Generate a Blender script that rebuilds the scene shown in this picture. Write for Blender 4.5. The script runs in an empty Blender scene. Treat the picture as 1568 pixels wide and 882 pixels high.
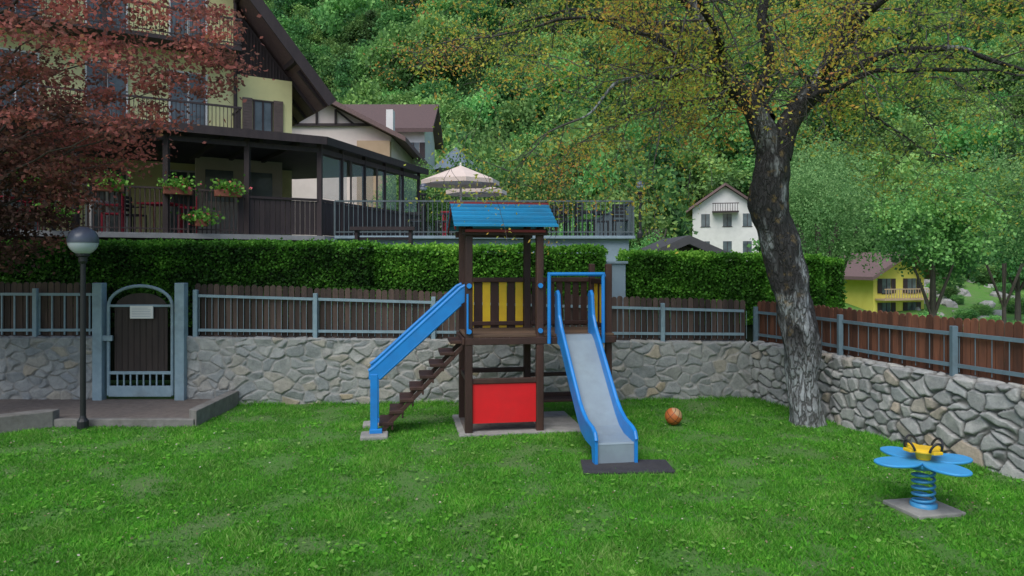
import bpy, math, random
import numpy as np
from mathutils import Vector, noise as mn
random.seed(7); rng=np.random.default_rng(7)
sc=bpy.context.scene
def link(o,parent=None):
    sc.collection.objects.link(o)
    if parent: o.parent=parent
    return o
def empty(name,loc=(0,0,0),rz=0):
    e=bpy.data.objects.new(name,None); e.location=loc; e.rotation_euler=(0,0,rz); e.empty_display_size=.2
    return link(e)
# ---------------- materials
def nt(name):
    m=bpy.data.materials.new(name); m.use_nodes=True
    t=m.node_tree; b=t.nodes['Principled BSDF']; return m,t,b
def N(t,ty,**k):
    n=t.nodes.new(ty)
    for a,v in k.items():
        if a in n.inputs.keys(): n.inputs[a].default_value=v
        else: setattr(n,a,v)
    return n
def mixc(t,fac,a,b,mode='MIX'):
    n=t.nodes.new('ShaderNodeMix'); n.data_type='RGBA'; n.blend_type=mode
    for s,v in ((0,fac),(6,a),(7,b)):
        if hasattr(v,'is_output') : t.links.new(v,n.inputs[s])
        elif isinstance(v,(int,float)): n.inputs[s].default_value=v
        else: n.inputs[s].default_value=(*v,1)
    return n.outputs[2]
def mathn(t,op,a,b=0.0,c=0.0):
    n=t.nodes.new('ShaderNodeMath'); n.operation=op
    for i,v in enumerate((a,b,c)):
        if hasattr(v,'is_output'): t.links.new(v,n.inputs[i])
        else: n.inputs[i].default_value=v
    return n.outputs[0]
def ramp(t,fac,stops):
    n=t.nodes.new('ShaderNodeValToRGB'); e=n.color_ramp.elements
    while len(e)<len(stops): e.new(.5)
    for i,(p,c) in enumerate(stops): e[i].position=p; e[i].color=(*c,1)
    t.links.new(fac,n.inputs[0]); return n.outputs[0]
def coords(t,stretch,world=False):
    if world:
        c=t.nodes.new('ShaderNodeNewGeometry').outputs['Position']
    else: c=t.nodes.new('ShaderNodeTexCoord').outputs['Object']
    m=t.nodes.new('ShaderNodeMapping'); m.inputs['Scale'].default_value=stretch
    t.links.new(c,m.inputs[0]); return m.outputs[0]
def noisef(t,vec,scale,detail=5,rough=.6):
    n=N(t,'ShaderNodeTexNoise'); n.inputs['Scale'].default_value=scale; n.inputs['Detail'].default_value=detail; n.inputs['Roughness'].default_value=rough
    t.links.new(vec,n.inputs['Vector']); return n.outputs['Fac']
def pmat(name,c1,c2=None,scale=6,rough=.7,bump=.2,bscale=None,stretch=(1,1,1),rnd=0,metal=0,dirt=0):
    m,t,b=nt(name)
    c2=c2 or tuple(x*.7 for x in c1)
    v=coords(t,stretch)
    f=noisef(t,v,scale)
    f2=mathn(t,'MULTIPLY_ADD',f,2.2,-.6)
    f2.node.use_clamp=True
    col=mixc(t,f2,c1,c2)
    if dirt:
        d=noisef(t,coords(t,(1,1,1),True),2.3,8,.7)
        d=mathn(t,'MULTIPLY_ADD',d,4,-2.0); d.node.use_clamp=True
        col=mixc(t,mathn(t,'MULTIPLY',d,dirt),col,(.09,.08,.06))
    if rnd:
        a=N(t,'ShaderNodeAttribute',attribute_name='rnd').outputs['Fac']
        val=mathn(t,'MULTIPLY_ADD',a,2*rnd,1-rnd)
        h=t.nodes.new('ShaderNodeHueSaturation'); t.links.new(val,h.inputs['Value']); t.links.new(col,h.inputs['Color']); col=h.outputs[0]
    t.links.new(col,b.inputs['Base Color'])
    b.inputs['Roughness'].default_value=rough; b.inputs['Metallic'].default_value=metal
    if bump:
        n3=noisef(t,v,bscale or scale*6,6,.7)
        bn=t.nodes.new('ShaderNodeBump'); bn.inputs['Strength'].default_value=bump; bn.inputs['Distance'].default_value=.02
        t.links.new(n3,bn.inputs['Height']); t.links.new(bn.outputs[0],b.inputs['Normal'])
    return m
def leafmat(name,stops,trans=.35,objr=0,lowf=0,tint=(.5,.5,.5)):
    m,t,b=nt(name)
    a=N(t,'ShaderNodeAttribute',attribute_name='rnd').outputs['Fac']
    col=ramp(t,a,stops)
    if objr:
        r=t.nodes.new('ShaderNodeObjectInfo').outputs['Random']
        h=t.nodes.new('ShaderNodeHueSaturation'); t.links.new(col,h.inputs['Color'])
        t.links.new(mathn(t,'MULTIPLY_ADD',r,objr,1-objr*.45),h.inputs['Value'])
        r2=mathn(t,'FRACT',mathn(t,'MULTIPLY',r,7.31))
        t.links.new(mathn(t,'MULTIPLY_ADD',r2,.05,.475),h.inputs['Hue']); h.inputs['Saturation'].default_value=.95; col=h.outputs[0]
    if lowf:
        f=noisef(t,coords(t,(1,1,1),True),lowf,4,.65)
        f=mathn(t,'MULTIPLY_ADD',f,3.5,-1.25); f.node.use_clamp=True
        col=mixc(t,f,mixc(t,1.0,col,tint,'MULTIPLY'),col)
    t.links.new(col,b.inputs['Base Color']); b.inputs['Roughness'].default_value=.6; b.inputs['Specular IOR Level'].default_value=.2
    tr=t.nodes.new('ShaderNodeBsdfTranslucent'); t.links.new(col,tr.inputs[0])
    ms=t.nodes.new('ShaderNodeMixShader'); ms.inputs[0].default_value=trans
    t.links.new(b.outputs[0],ms.inputs[1]); t.links.new(tr.outputs[0],ms.inputs[2])
    t.links.new(ms.outputs[0],t.nodes['Material Output'].inputs['Surface'])
    return m
# ---------------- mesh builder
class MB:
    def __init__(s): s.v=[];s.f=[];s.c=[]
    def add(s,V,F,r=None):
        o=len(s.v); r=random.random() if r is None else r
        s.v+= [tuple(x) for x in V]; s.f+=[tuple(i+o for i in f) for f in F]; s.c+=[r]*len(V)
    def box(s,x0,x1,y0,y1,z0,z1,r=None):
        s.add([(x0,y0,z0),(x1,y0,z0),(x1,y1,z0),(x0,y1,z0),(x0,y0,z1),(x1,y0,z1),(x1,y1,z1),(x0,y1,z1)],
          [(3,2,1,0),(4,5,6,7),(0,1,5,4),(1,2,6,5),(2,3,7,6),(3,0,4,7)],r)
    def beam(s,p,q,w,h,r=None,up=(0,0,1)):
        p=Vector(p);q=Vector(q);d=(q-p).normalized();u=Vector(up)
        if abs(d.dot(u))>.98:u=Vector((0,1,0))
        sd=d.cross(u).normalized();u=sd.cross(d).normalized()
        V=[]
        for a in(p,q):
            for x,y in((-1,-1),(1,-1),(1,1),(-1,1)): V.append(a+sd*x*w/2+u*y*h/2)
        s.add(V,[(0,1,2,3),(7,6,5,4),(1,0,4,5),(2,1,5,6),(3,2,6,7),(0,3,7,4)],r)
    def tube(s,pts,rad,n=8,r=None,cap=True):
        pts=[Vector(p) for p in pts]
        if not hasattr(rad,'__len__'): rad=[rad]*len(pts)
        V=[];F=[];prev=None
        for i,p in enumerate(pts):
            d=(pts[min(i+1,len(pts)-1)]-pts[max(i-1,0)]).normalized()
            if prev is None:
                a=Vector((0,0,1)) if abs(d.z)<.9 else Vector((1,0,0)); u=d.cross(a).normalized()
            else: u=(prev-d*prev.dot(d)).normalized()
            prev=u; w=d.cross(u)
            for k in range(n):
                t=2*math.pi*k/n; V.append(p+(u*math.cos(t)+w*math.sin(t))*rad[i])
        for i in range(len(pts)-1):
            for k in range(n):
                k2=(k+1)%n; F.append((i*n+k,i*n+k2,(i+1)*n+k2,(i+1)*n+k))
        if cap: F.append(tuple(range(n-1,-1,-1)));F.append(tuple((len(pts)-1)*n+k for k in range(n)))
        s.add(V,F,r)
    def prism(s,poly,z0,z1,r=None,axis='z'):
        n=len(poly)
        def P(a,b,h): return (a,b,h) if axis=='z' else ((h,a,b) if axis=='x' else (a,h,b))
        V=[P(a,b,z0) for a,b in poly]+[P(a,b,z1) for a,b in poly]
        F=[tuple(range(n-1,-1,-1)),tuple(range(n,2*n))]+[(i,(i+1)%n,n+(i+1)%n,n+i) for i in range(n)]
        s.add(V,F,r)
    def lathe(s,prof,n=20,cx=0,cy=0,r=None):
        V=[];F=[]
        for (rr,z) in prof:
            for k in range(n):
                t=2*math.pi*k/n; V.append((cx+rr*math.cos(t),cy+rr*math.sin(t),z))
        for i in range(len(prof)-1):
            for k in range(n):
                k2=(k+1)%n;F.append((i*n+k,i*n+k2,(i+1)*n+k2,(i+1)*n+k))
        s.add(V,F,r)
    def build(s,name,mat,parent=None,bevel=0,smooth=False):
        me=bpy.data.meshes.new(name); me.from_pydata(s.v,[],s.f); me.materials.append(mat)
        a=me.attributes.new('rnd','FLOAT','POINT'); a.data.foreach_set('value',s.c)
        import bmesh
        bm=bmesh.new(); bm.from_mesh(me); bmesh.ops.recalc_face_normals(bm,faces=bm.faces); bm.to_mesh(me); bm.free()
        if smooth: me.polygons.foreach_set('use_smooth',[True]*len(me.polygons))
        o=link(bpy.data.objects.new(name,me),parent)
        if bevel:
            b=o.modifiers.new('b','BEVEL'); b.width=bevel; b.segments=2; b.limit_method='ANGLE'
        return o
def npmesh(name,V,k,mat,rnd,parent=None,F=None,smooth=False,extra=None):
    V=np.asarray(V,dtype=np.float32).reshape(-1,3)
    if F is None: F=np.arange(len(V))
    F=np.asarray(F,dtype=np.int32).ravel()
    me=bpy.data.meshes.new(name); nf=len(F)//k
    me.vertices.add(len(V)); me.vertices.foreach_set('co',V.ravel())
    me.loops.add(len(F)); me.loops.foreach_set('vertex_index',F)
    me.polygons.add(nf); me.polygons.foreach_set('loop_start',np.arange(nf,dtype=np.int32)*k)
    if smooth: me.polygons.foreach_set('use_smooth',np.ones(nf,dtype=bool))
    me.update(calc_edges=True); me.validate()
    a=me.attributes.new('rnd','FLOAT','POINT'); a.data.foreach_set('value',np.asarray(rnd,dtype=np.float32))
    if extra is not None:
        a=me.attributes.new('mort','FLOAT','POINT'); a.data.foreach_set('value',np.asarray(extra,dtype=np.float32))
    me.materials.append(mat)
    o=bpy.data.objects.new(name,me)
    if parent!='nolink': link(o,parent)
    return o
def unit(a): return a/np.maximum(np.linalg.norm(a,axis=1,keepdims=True),1e-6)
def leafV(C,size,flat=0,aspect=.45):
    n=len(C); d=rng.normal(size=(n,3)); d[:,2]*=(1-flat); d=unit(d)
    q=rng.normal(size=(n,3)); q[:,2]*=(1-flat); w=unit(np.cross(d,np.cross(q,d)))
    s=size*rng.uniform(.6,1.3,size=(n,1))
    return np.stack([C-d*s*.5,C+w*s*aspect,C+d*s*.5,C-w*s*aspect],1).reshape(-1,3)
# ---------------- common materials
M={}
M['wood']=pmat('dark_stained_wood',(.065,.028,.02),(.033,.015,.012),8,.6,.35,60,(1,1,.25),rnd=.25)
M['fence']=pmat('fence_wood',(.10,.066,.052),(.05,.035,.03),5,.8,.4,50,(3,3,.4),rnd=.5)
M['fence2']=pmat('fence_wood_reddish',(.19,.07,.036),(.085,.036,.022),5,.8,.4,50,(3,3,.4),rnd=.45)
M['metal']=pmat('painted_metal',(.27,.38,.44),(.20,.30,.36),9,.5,.1,dirt=.4)
M['metal2']=pmat('painted_metal_dark',(.15,.23,.28),(.11,.17,.21),9,.5,.1,dirt=.4)
M['blue']=pmat('blue_plastic',(.012,.26,.72),(.015,.20,.58),4,.4,.06,dirt=.2,rnd=.08)
M['roofblue']=pmat('blue_roof_paint',(.01,.29,.56),(.01,.21,.42),10,.5,.25,30,(.3,3,3),rnd=.15,dirt=.25)
M['yellow']=pmat('yellow_paint',(.88,.60,.02),(.76,.46,.02),6,.5,.1,dirt=.15)
M['red']=pmat('red_panel',(.78,.012,.02),(.66,.012,.018),4,.45,.08,dirt=.12)
M['steel']=pmat('slide_steel',(.29,.37,.42),(.24,.30,.35),3,.42,.05,dirt=.25,metal=.1)
M['conc']=pmat('concrete',(.38,.37,.35),(.24,.24,.23),7,.9,.5,60,dirt=.5)
M['paver']=pmat('paver',(.20,.17,.15),(.12,.10,.09),12,.9,.5,60,dirt=.5)
M['black']=pmat('black_metal',(.02,.022,.025),(.012,.013,.015),6,.5,.05)
M['rubber']=pmat('rubber_mat',(.05,.05,.06),(.03,.03,.035),20,.9,.4,dirt=.3)
M['terr']=pmat('terrace_plaster',(.30,.40,.48),(.24,.33,.40),2,.9,.2,dirt=.3)
M['yw']=pmat('yellow_stucco',(.82,.80,.42),(.72,.70,.36),2,.9,.2)
M['brown']=pmat('dark_timber',(.05,.036,.038),(.03,.022,.026),8,.7,.2,40,(1,1,.3),rnd=.25)
M['white']=pmat('white_plaster',(.82,.82,.80),(.70,.70,.68),2,.9,.1)
M['pink']=pmat('pink_plaster',(.84,.74,.70),(.74,.65,.61),2,.9,.1)
M['tan']=pmat('tan_plaster',(.52,.38,.26),(.45,.32,.21),2,.9,.1)
M['tile']=pmat('roof_tile',(.20,.13,.125),(.13,.09,.09),14,.9,.5,30,rnd=.3)
M['glass']=pmat('window_glass',(.05,.07,.08),(.18,.22,.25),1.2,.1,0)
M['canvas']=pmat('umbrella_canvas',(.75,.63,.56),(.68,.56,.49),3,.9,.1)
M['pot']=pmat('pot',(.35,.12,.08),None,6,.8,.1)
# ---------------- terrain
def sm(a,b,x):
    t=np.clip((x-a)/(b-a),0,1); return t*t*(3-2*t)
def H(x,y):
    off=np.maximum(x-10,0)*.12
    yy=y-off
    h=.22*np.clip(yy-48,0,30)+.62*np.maximum(yy-78,0)
    h=h-2.2*sm(7,14,x)*sm(14,28,y)*(1-sm(60,85,y))
    h=h+sm(60,110,y)*(4*np.sin(x*.05+1)+3*np.sin(y*.06+x*.03))
    return h
gx=np.concatenate([np.arange(-320,-20,6.),np.arange(-20,20,1.),np.arange(20,321,6.)])
gy=np.concatenate([np.arange(-20,40,1.),np.arange(40,420,5.)])
X,Y=np.meshgrid(gx,gy); Z=H(X,Y)
V=np.stack([X,Y,Z],-1).reshape(-1,3); nx=len(gx); ny=len(gy)
i,j=np.meshgrid(np.arange(nx-1),np.arange(ny-1)); a=(j*nx+i).ravel()
F=np.stack([a,a+1,a+1+nx,a+nx],1)
m,t,b=nt('lawn_soil')
v=coords(t,(1,1,1),True)
f=noisef(t,v,1.1,8,.7); f=mathn(t,'MULTIPLY_ADD',f,4,-1.6); f.node.use_clamp=True
g=noisef(t,v,30,6,.7)
col=mixc(t,g,(.06,.19,.025),(.14,.36,.05)); col=mixc(t,mathn(t,'MULTIPLY',f,.45),col,(.20,.22,.12))
t.links.new(col,b.inputs['Base Color']); b.inputs['Roughness'].default_value=.95
bn=t.nodes.new('ShaderNodeBump'); bn.inputs['Distance'].default_value=.05; t.links.new(g,bn.inputs['Height']); t.links.new(bn.outputs[0],b.inputs['Normal'])
npmesh('ground',V,4,m,np.zeros(len(V)),F=F,smooth=True)
# ---------------- grass blades
RW=[(4.2,12.6),(4.62,11.6),(4.75,11.0),(5.0,9.8),(5.63,7.9),(6.5,5.3),(7.2,3.0)]
def rwx(y): return np.interp(y,[p[1] for p in RW][::-1],[p[0] for p in RW][::-1])
ca,sa=math.cos(math.radians(9)),math.sin(math.radians(9))
g1=np.array([[mn.fractal(Vector((u*.17,w*.17,5)),.8,2.0,6) for u in range(0,180)] for w in range(0,140)])
def lk(x,y,s=10.0): return g1[np.clip((y*s).astype(int),0,139),np.clip((x*s+90).astype(int),0,179)]
def lawn_ok(x,y,m=0):
    n=len(x); lx=(x+.6)*ca+(y-9.95)*sa; ly=-(x+.6)*sa+(y-9.95)*ca; jit=rng.normal(size=n)*.035
    ok=(x<rwx(y)-.03)&(y<12.05+(x+5.4)*.052+.1)
    ok&=~((lx>-.12+jit)&(lx<1.62+jit)&(ly>-.1+jit)&(ly<1.15))
    ok&=~((lx>-1.44+jit)&(lx<-1.1+jit)&(ly>-.1)&(ly<.5))
    ok&=~((x>.78)&(x<1.86+jit)&(y>8.05+jit)&(y<8.62))
    ok&=~((abs(x-3.95)<.27)&(abs(y-6.95)<.27))
    ok&=~((x<-4.62)&(y>10.4))&~((x<-6.6)&(y>10.4+(x+6.6)*.8))
    return ok
n=560000
y=5.0+7.6*rng.random(n)**1.15; x=rng.uniform(-.78,.78,n)*y
pn=lk(x+rng.normal(size=n)*.05,y+rng.normal(size=n)*.05)
ok=lawn_ok(x,y)&(rng.random(n)<np.clip(.85+pn*2.2,.12,1))
x,y,pn=x[ok],y[ok],pn[ok]; n=len(x)
hgt=rng.uniform(.018,.042,n)*(1+.8*np.clip(pn,-.6,1))
near=(np.abs(y-(12.05+(x+5.4)*.052))<.25)|(np.abs(x-rwx(y))<.25)
hgt[near]*=1.8
ang=rng.uniform(0,2*math.pi,n); wd=rng.uniform(.003,.006,n)*(1+.5*(rng.random(n)<.1)*3)
lean=rng.normal(size=(n,2))*.7*hgt[:,None]
b0=np.stack([x-np.cos(ang)*wd,y-np.sin(ang)*wd,np.zeros(n)],1); b1=np.stack([x+np.cos(ang)*wd,y+np.sin(ang)*wd,np.zeros(n)],1)
tp=np.stack([x+lean[:,0],y+lean[:,1],hgt],1)
V=np.stack([b0,b1,tp],1).reshape(-1,3)
rr=np.clip(rng.random(n)*.75+.12+pn*.4,0,1)
GM=leafmat('grass_blades',[(0,(.05,.22,.02)),(.45,(.105,.42,.032)),(.8,(.19,.54,.05)),(1,(.34,.58,.14))],.38,lowf=1.3,tint=(.78,.72,.9))
npmesh('lawn_grass',V,3,GM,np.repeat(rr,3))
n=9000; y=5.0+7.4*rng.random(n); x=rng.uniform(-.76,.76,n)*y; cl_=lk(y*1.3-6,np.abs(x)*1.3+2)
ok=lawn_ok(x,y)&(cl_>.12); x,y=x[ok],y[ok]
C=np.stack([x,y,rng.uniform(.02,.05,len(x))],1)
npmesh('lawn_clover',leafV(C,.045,.85,.45),4,GM,np.repeat(rng.uniform(.5,1,len(x)),4))
n=1300; y=5.0+7.4*rng.random(n); x=rng.uniform(-.76,.76,n)*y; ok=lawn_ok(x,y); x,y=x[ok],y[ok]
C=np.stack([x,y,rng.uniform(.015,.04,len(x))],1)
npmesh('fallen_leaves',leafV(C,.026,.8,.35),4,leafmat('litter',[(0,(.20,.14,.07)),(.6,(.38,.32,.2)),(1,(.6,.58,.5))],.2),np.repeat(rng.random(len(x)),4))
# ---------------- stone walls
def resample(P,ds):
    P=np.array(P,float); d=np.r_[0,np.cumsum(np.linalg.norm(np.diff(P,axis=0),axis=1))]
    s=np.arange(0,d[-1]+1e-6,ds); return s,np.stack([np.interp(s,d,P[:,0]),np.interp(s,d,P[:,1])],1)
def stonemat(name,mortar,stops):
    m,t,b=nt(name)
    a=N(t,'ShaderNodeAttribute',attribute_name='rnd').outputs['Fac']
    mo=N(t,'ShaderNodeAttribute',attribute_name='mort').outputs['Fac']
    v=coords(t,(1,1,1),True); f=noisef(t,v,9,9,.78); f=mathn(t,'MULTIPLY_ADD',f,2.8,-.9); f.node.use_clamp=True
    col=ramp(t,a,stops); col=mixc(t,f,mixc(t,1.0,col,(.55,.56,.58),'MULTIPLY'),col)
    w=noisef(t,v,1.3,5,.7); w=mathn(t,'MULTIPLY_ADD',w,4,-2.1); w.node.use_clamp=True
    col=mixc(t,mathn(t,'MULTIPLY',w,.35),col,(.15,.17,.13))
    mc=mixc(t,noisef(t,v,5,6,.7),tuple(c*.45 for c in mortar),tuple(c*1.4 for c in mortar))
    col=mixc(t,mo,mc,col)
    t.links.new(col,b.inputs['Base Color']); b.inputs['Roughness'].default_value=.92
    bn=t.nodes.new('ShaderNodeBump'); bn.inputs['Strength'].default_value=.7; bn.inputs['Distance'].default_value=.025
    t.links.new(noisef(t,v,32,9,.78),bn.inputs['Height']); t.links.new(bn.outputs[0],b.inputs['Normal'])
    return m
def stone_wall(name,P,h0,h1,mat,cw=.25,ch=.17,depth=.32,rel=.03,ds=.014,gap=.03):
    s,Q=resample(P,ds)
    T=np.gradient(Q,axis=0); k=np.ones(25)/25
    Tp=np.pad(T,((12,12),(0,0)),mode='edge'); T=np.stack([np.convolve(Tp[:,i],k,'valid') for i in(0,1)],1); T=unit(T)
    Nn=np.stack([T[:,1],-T[:,0]],1)
    Hs=np.interp(s,[0,s[-1]],[h0,h1]); Hm=max(h0,h1)
    vv=np.arange(-.03,Hm+depth,ds); S,Vv=np.meshgrid(s,vv)
    pts=[]
    for a in range(-1,int(s[-1]/cw)+2):
        for b in range(-1,int((Hm+depth)/ch)+2):
            pts.append(((a+.5*(b%2)+random.uniform(-.46,.46))*cw,(b+random.uniform(-.44,.44))*ch))
            if random.random()<.2: pts.append(((a+random.uniform(-.5,.5))*cw,(b+random.uniform(-.5,.5))*ch))
    pts=np.array(pts); cr=rng.random(len(pts)); wt=rng.uniform(-.035,.035,len(pts)); gxr=rng.normal(size=len(pts))*.12; gyr=rng.normal(size=len(pts))*.14
    wx=np.array([[mn.fractal(Vector((a*5,b*5,0)),.8,2,3) for a in np.arange(0,s[-1]+.2,.05)] for b in np.arange(0,Hm+depth+.2,.05)])
    ii=np.clip((S/.05),0,wx.shape[1]-1.001);jj=np.clip((Vv+.03)/.05,0,wx.shape[0]-1.001)
    i0=ii.astype(int);j0=jj.astype(int);fi=ii-i0;fj=jj-j0
    W=wx[j0,i0]*(1-fi)*(1-fj)+wx[j0,i0+1]*fi*(1-fj)+wx[j0+1,i0]*(1-fi)*fj+wx[j0+1,i0+1]*fi*fj
    A=(S+W*.045).ravel();B=(Vv-W*.04).ravel()
    F1=np.full(len(A),9.);F2=F1.copy();I1=np.zeros(len(A),int)
    for c0 in np.arange(-.5,s[-1]+1,1.0):
        sel=np.where((A>=c0)&(A<c0+1.0))[0]
        ps=np.where((pts[:,0]>c0-.7)&(pts[:,0]<c0+1.7))[0]
        if len(sel)==0 or len(ps)<2: continue
        dx=np.abs(A[sel,None]-pts[None,ps,0])*.8; dy=np.abs(B[sel,None]-pts[None,ps,1])*1.15
        D=(dx**2.6+dy**2.6)**(1/2.6)+wt[ps][None]
        o=np.argpartition(D,1,axis=1)[:,:2]; d=np.take_along_axis(D,o,1); sw=d[:,0]>d[:,1]
        o[sw]=o[sw][:,::-1]; d=np.sort(d,axis=1)
        F1[sel]=d[:,0];F2[sel]=d[:,1];I1[sel]=ps[o[:,0]]
    e=F2-F1; mo=sm(.004,gap,e).reshape(S.shape); rid=cr[I1].reshape(S.shape)
    tl=((A-pts[I1,0])*gxr[I1]+(B-pts[I1,1])*gyr[I1]).reshape(S.shape)
    off=(cr[I1]*29%1).reshape(S.shape)*.018
    disp=mo*(rel+np.clip(tl,-.02,.02)+off+W*.006)
    Hr=np.tile(Hs,(len(vv),1)); top=np.maximum(Vv-Hr,0); zf=np.minimum(Vv,Hr)
    fr=1-sm(0,.03,top)
    X=Q[None,:,0]+Nn[None,:,0]*(disp*fr-top); Y=Q[None,:,1]+Nn[None,:,1]*(disp*fr-top); Z=zf+disp*(1-fr)*.6
    Vt=np.stack([X,Y,Z],-1).reshape(-1,3); nx=len(s);ny=len(vv)
    i,j=np.meshgrid(np.arange(nx-1),np.arange(ny-1)); a=(j*nx+i).ravel()
    npmesh(name,Vt,4,mat,rid.ravel(),F=np.stack([a,a+1,a+1+nx,a+nx],1),smooth=True,extra=mo.ravel())
ST=[(0,(.30,.33,.33)),(.3,(.42,.44,.43)),(.55,(.48,.49,.46)),(.75,(.36,.39,.40)),(.93,(.50,.47,.40)),(1,(.54,.45,.31))]
SM1=stonemat('wall_stone',(.37,.37,.35),ST)
SM2=stonemat('wall_stone_rough',(.18,.18,.17),[(0,(.38,.39,.39)),(.35,(.52,.53,.52)),(.6,(.60,.60,.57)),(.82,(.44,.47,.48)),(1,(.58,.49,.38))])
stone_wall('stone_wall',[(-12,11.95),(-6.93,12.0)],1.12,1.12,SM1,rel=.02)
stone_wall('stone_wall',[(-5.42,12.0),(-2,12.15),(4.2,12.6)],1.12,.97,SM1,.27,.17,rel=.014)
stone_wall('stone_wall',RW,.97,1.0,SM2,.27,.155,rel=.04,gap=.032)
# ---------------- fences
def fence(name,P,zt0,zt1,zb0,zb1,wood,barr,met,off=.12,bstep=1):
    e=empty(name); s,Q=resample(P,.105)
    T=unit(np.gradient(Q,axis=0)); Nn=np.stack([T[:,1],-T[:,0]],1); Q=Q-Nn*off
    L=s[-1]; zt=lambda k: zt0+(zt1-zt0)*s[k]/L; zb=lambda k: zb0+(zb1-zb0)*s[k]/L
    mb=MB(); bars=MB(); rails=MB(); posts=MB()
    for k in range(len(s)):
        c=Vector((*Q[k],0))-Vector((*Nn[k],0))*.05; t=Vector((*T[k],0)); nn=Vector((*Nn[k],0))
        h=zt(k)+random.uniform(-.015,.015); w=.046; lt=random.uniform(-.006,.006)
        pr=[(-w,zb(k)+.02),(w,zb(k)+.02),(w+lt,h-.035),(w*.6+lt,h-.008),(lt,h),(-w*.6+lt,h-.008),(-w+lt,h-.035)]
        V=[c+t*a+Vector((0,0,b)) for a,b in pr]; V+=[q-nn*.02 for q in V]
        mb.add(V,[tuple(range(7)),tuple(range(13,6,-1))]+[(i,i+7,(i+1)%7+7,(i+1)%7) for i in range(7)])
        if barr and k%bstep==0:
            c2=Vector((*Q[k],0))+t*.05
            bars.beam(c2+Vector((0,0,zb(k)+.06)),c2+Vector((0,0,zt(k)-.2)),barr,barr)
    step=6
    for k in range(0,len(s)-1,step):
        k2=min(k+step,len(s)-1)
        for fz in ('t','b'):
            za=(zt(k)-.2) if fz=='t' else zb(k)+.14; z2=(zt(k2)-.2) if fz=='t' else zb(k2)+.14
            rails.beam((*Q[k],za),(*Q[k2],z2),.04,.045)
    for k in range(0,len(s),19):
        posts.beam((*(Q[k]+Nn[k]*.03),zb(k)-.06),(*(Q[k]+Nn[k]*.03),zt(k)-.1),.07,.07)
    mb.build('boards',wood,e); rails.build('rails',met,e); posts.build('posts',met,e,.006)
    if barr: bars.build('bars',met,e)
fence('picket_fence',[(-12,11.95),(-6.98,12.0)],2.06,2.04,1.1,1.1,M['fence'],.022,M['metal'],bstep=2)
fence('picket_fence',[(-5.32,12.0),(-2,12.15),(4.15,12.6)],2.02,1.72,1.1,.97,M['fence'],.006,M['metal'])
fence('picket_fence',RW,1.70,1.72,.97,1.0,M['fence2'],.008,M['metal2'],bstep=2)
# gate
g=empty('garden_gate',(0,11.95,0))
mb=MB()
for x in(-6.86,-5.5): mb.box(x-.08,x+.08,-.08,.08,0,2.04)
mb.build('gate_posts',M['metal'],g,.01)
arc=[(-6.18+.53*math.cos(a),1.66+.33*math.sin(a)) for a in np.linspace(math.pi,0,17)]
mb=MB(); mb.tube([(-6.71,0,.17)]+[(a,0,b) for a,b in arc]+[(-5.65,0,.17)],.028,8)
mb.box(-6.70,-5.66,-.02,.02,.15,.33); mb.box(-6.70,-5.66,-.018,.018,.52,.57)
mb.box(-6.70,-5.66,-.018,.018,1.64,1.68)
for x in np.linspace(-6.56,-5.8,8): mb.box(x-.012,x+.012,-.012,.012,.33,.52)
mb.box(-6.80,-6.62,-.06,-.02,1.08,1.17)
mb.build('gate_frame',M['metal'],g,.004)
mb=MB(); pl=[(-6.62,.57)]+[(-6.18+.44*math.cos(a),1.62+.25*math.sin(a)) for a in np.linspace(math.pi,0,13)]+[(-5.74,.57)]
mb.prism(pl,.02,.04,axis='y')
for k in range(9): x=-6.6+k*.1; mb.box(x,x+.006,.012,.02,.58,1.6,.0)
mb.build('gate_panel',pmat('gate_wood',(.05,.035,.03),(.028,.02,.018),6,.7,.3,40,(2,2,.4),rnd=.3),g)
mb=MB(); mb.box(-6.33,-5.95,-.045,-.025,1.45,1.66); mb.build('notice_sign',M['white'],g)
mb=MB()
for zz in np.linspace(1.48,1.62,6): mb.box(-6.3,-5.98-random.random()*.08,-.047,-.0455,zz,zz+.005)
mb.build('notice_text',pmat('ink',(.3,.36,.5),None,5,.8,0),g)
# path
p=empty('paved_path')
mb=MB(); mb.prism([(-4.72,10.5),(-4.72,12.0),(-12,12.0),(-12,6.3),(-6.7,10.5)],-.05,.10); mb.build('pavers',M['paver'],p)
mb=MB(); mb.prism([(-6.7,10.38),(-4.6,10.38),(-4.6,10.5),(-6.7,10.5)],-.05,.115)
mb.prism([(-4.72,10.5),(-4.56,10.38),(-4.56,12.0),(-4.72,12.0)],-.05,.24)
mb.prism([(-12,6.1),(-6.62,10.36),(-6.62,10.52),(-6.8,10.52),(-12,6.35)],-.05,.24)
mb.build('kerb',pmat('kerb_concrete',(.25,.245,.23),(.15,.145,.135),7,.9,.5,60,dirt=.6),p,.012)
# ---------------- play tower
T=empty('playground_tower',(-.6,9.95,0),math.radians(9))
mb=MB(); 
for x,y in((0,0),(1,0),(0,1),(1,1)): mb.box(x-.052,x+.052,y-.052,y+.052,0,2.93)
for x,y in((2.03,.1),(2.03,1.0)): mb.box(x-.045,x+.045,y-.045,y+.045,0,2.36)
mb.build('posts',M['wood'],T,.012)
mb=MB()
for z in(1.24,):
    mb.box(-.05,2.08,-.06,-.02,z,1.335); mb.box(-.05,2.08,1.055,1.09,z,1.335); mb.box(-.09,-.055,-.02,1.05,z,1.335); mb.box(2.08,2.12,0,1.05,z,1.335)
mb.box(-.04,1.04,-.03,.03,.70,.77); mb.box(-.03,.03,.055,.945,.70,.77); mb.box(-.04,1.04,.97,1.03,.70,.77)
mb.box(1.05,2.0,.9,.96,.32,.38); mb.box(1.05,1.98,.55,.85,.30,.335); mb.box(1.05,2.0,.97,1.02,.62,.68)
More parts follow.
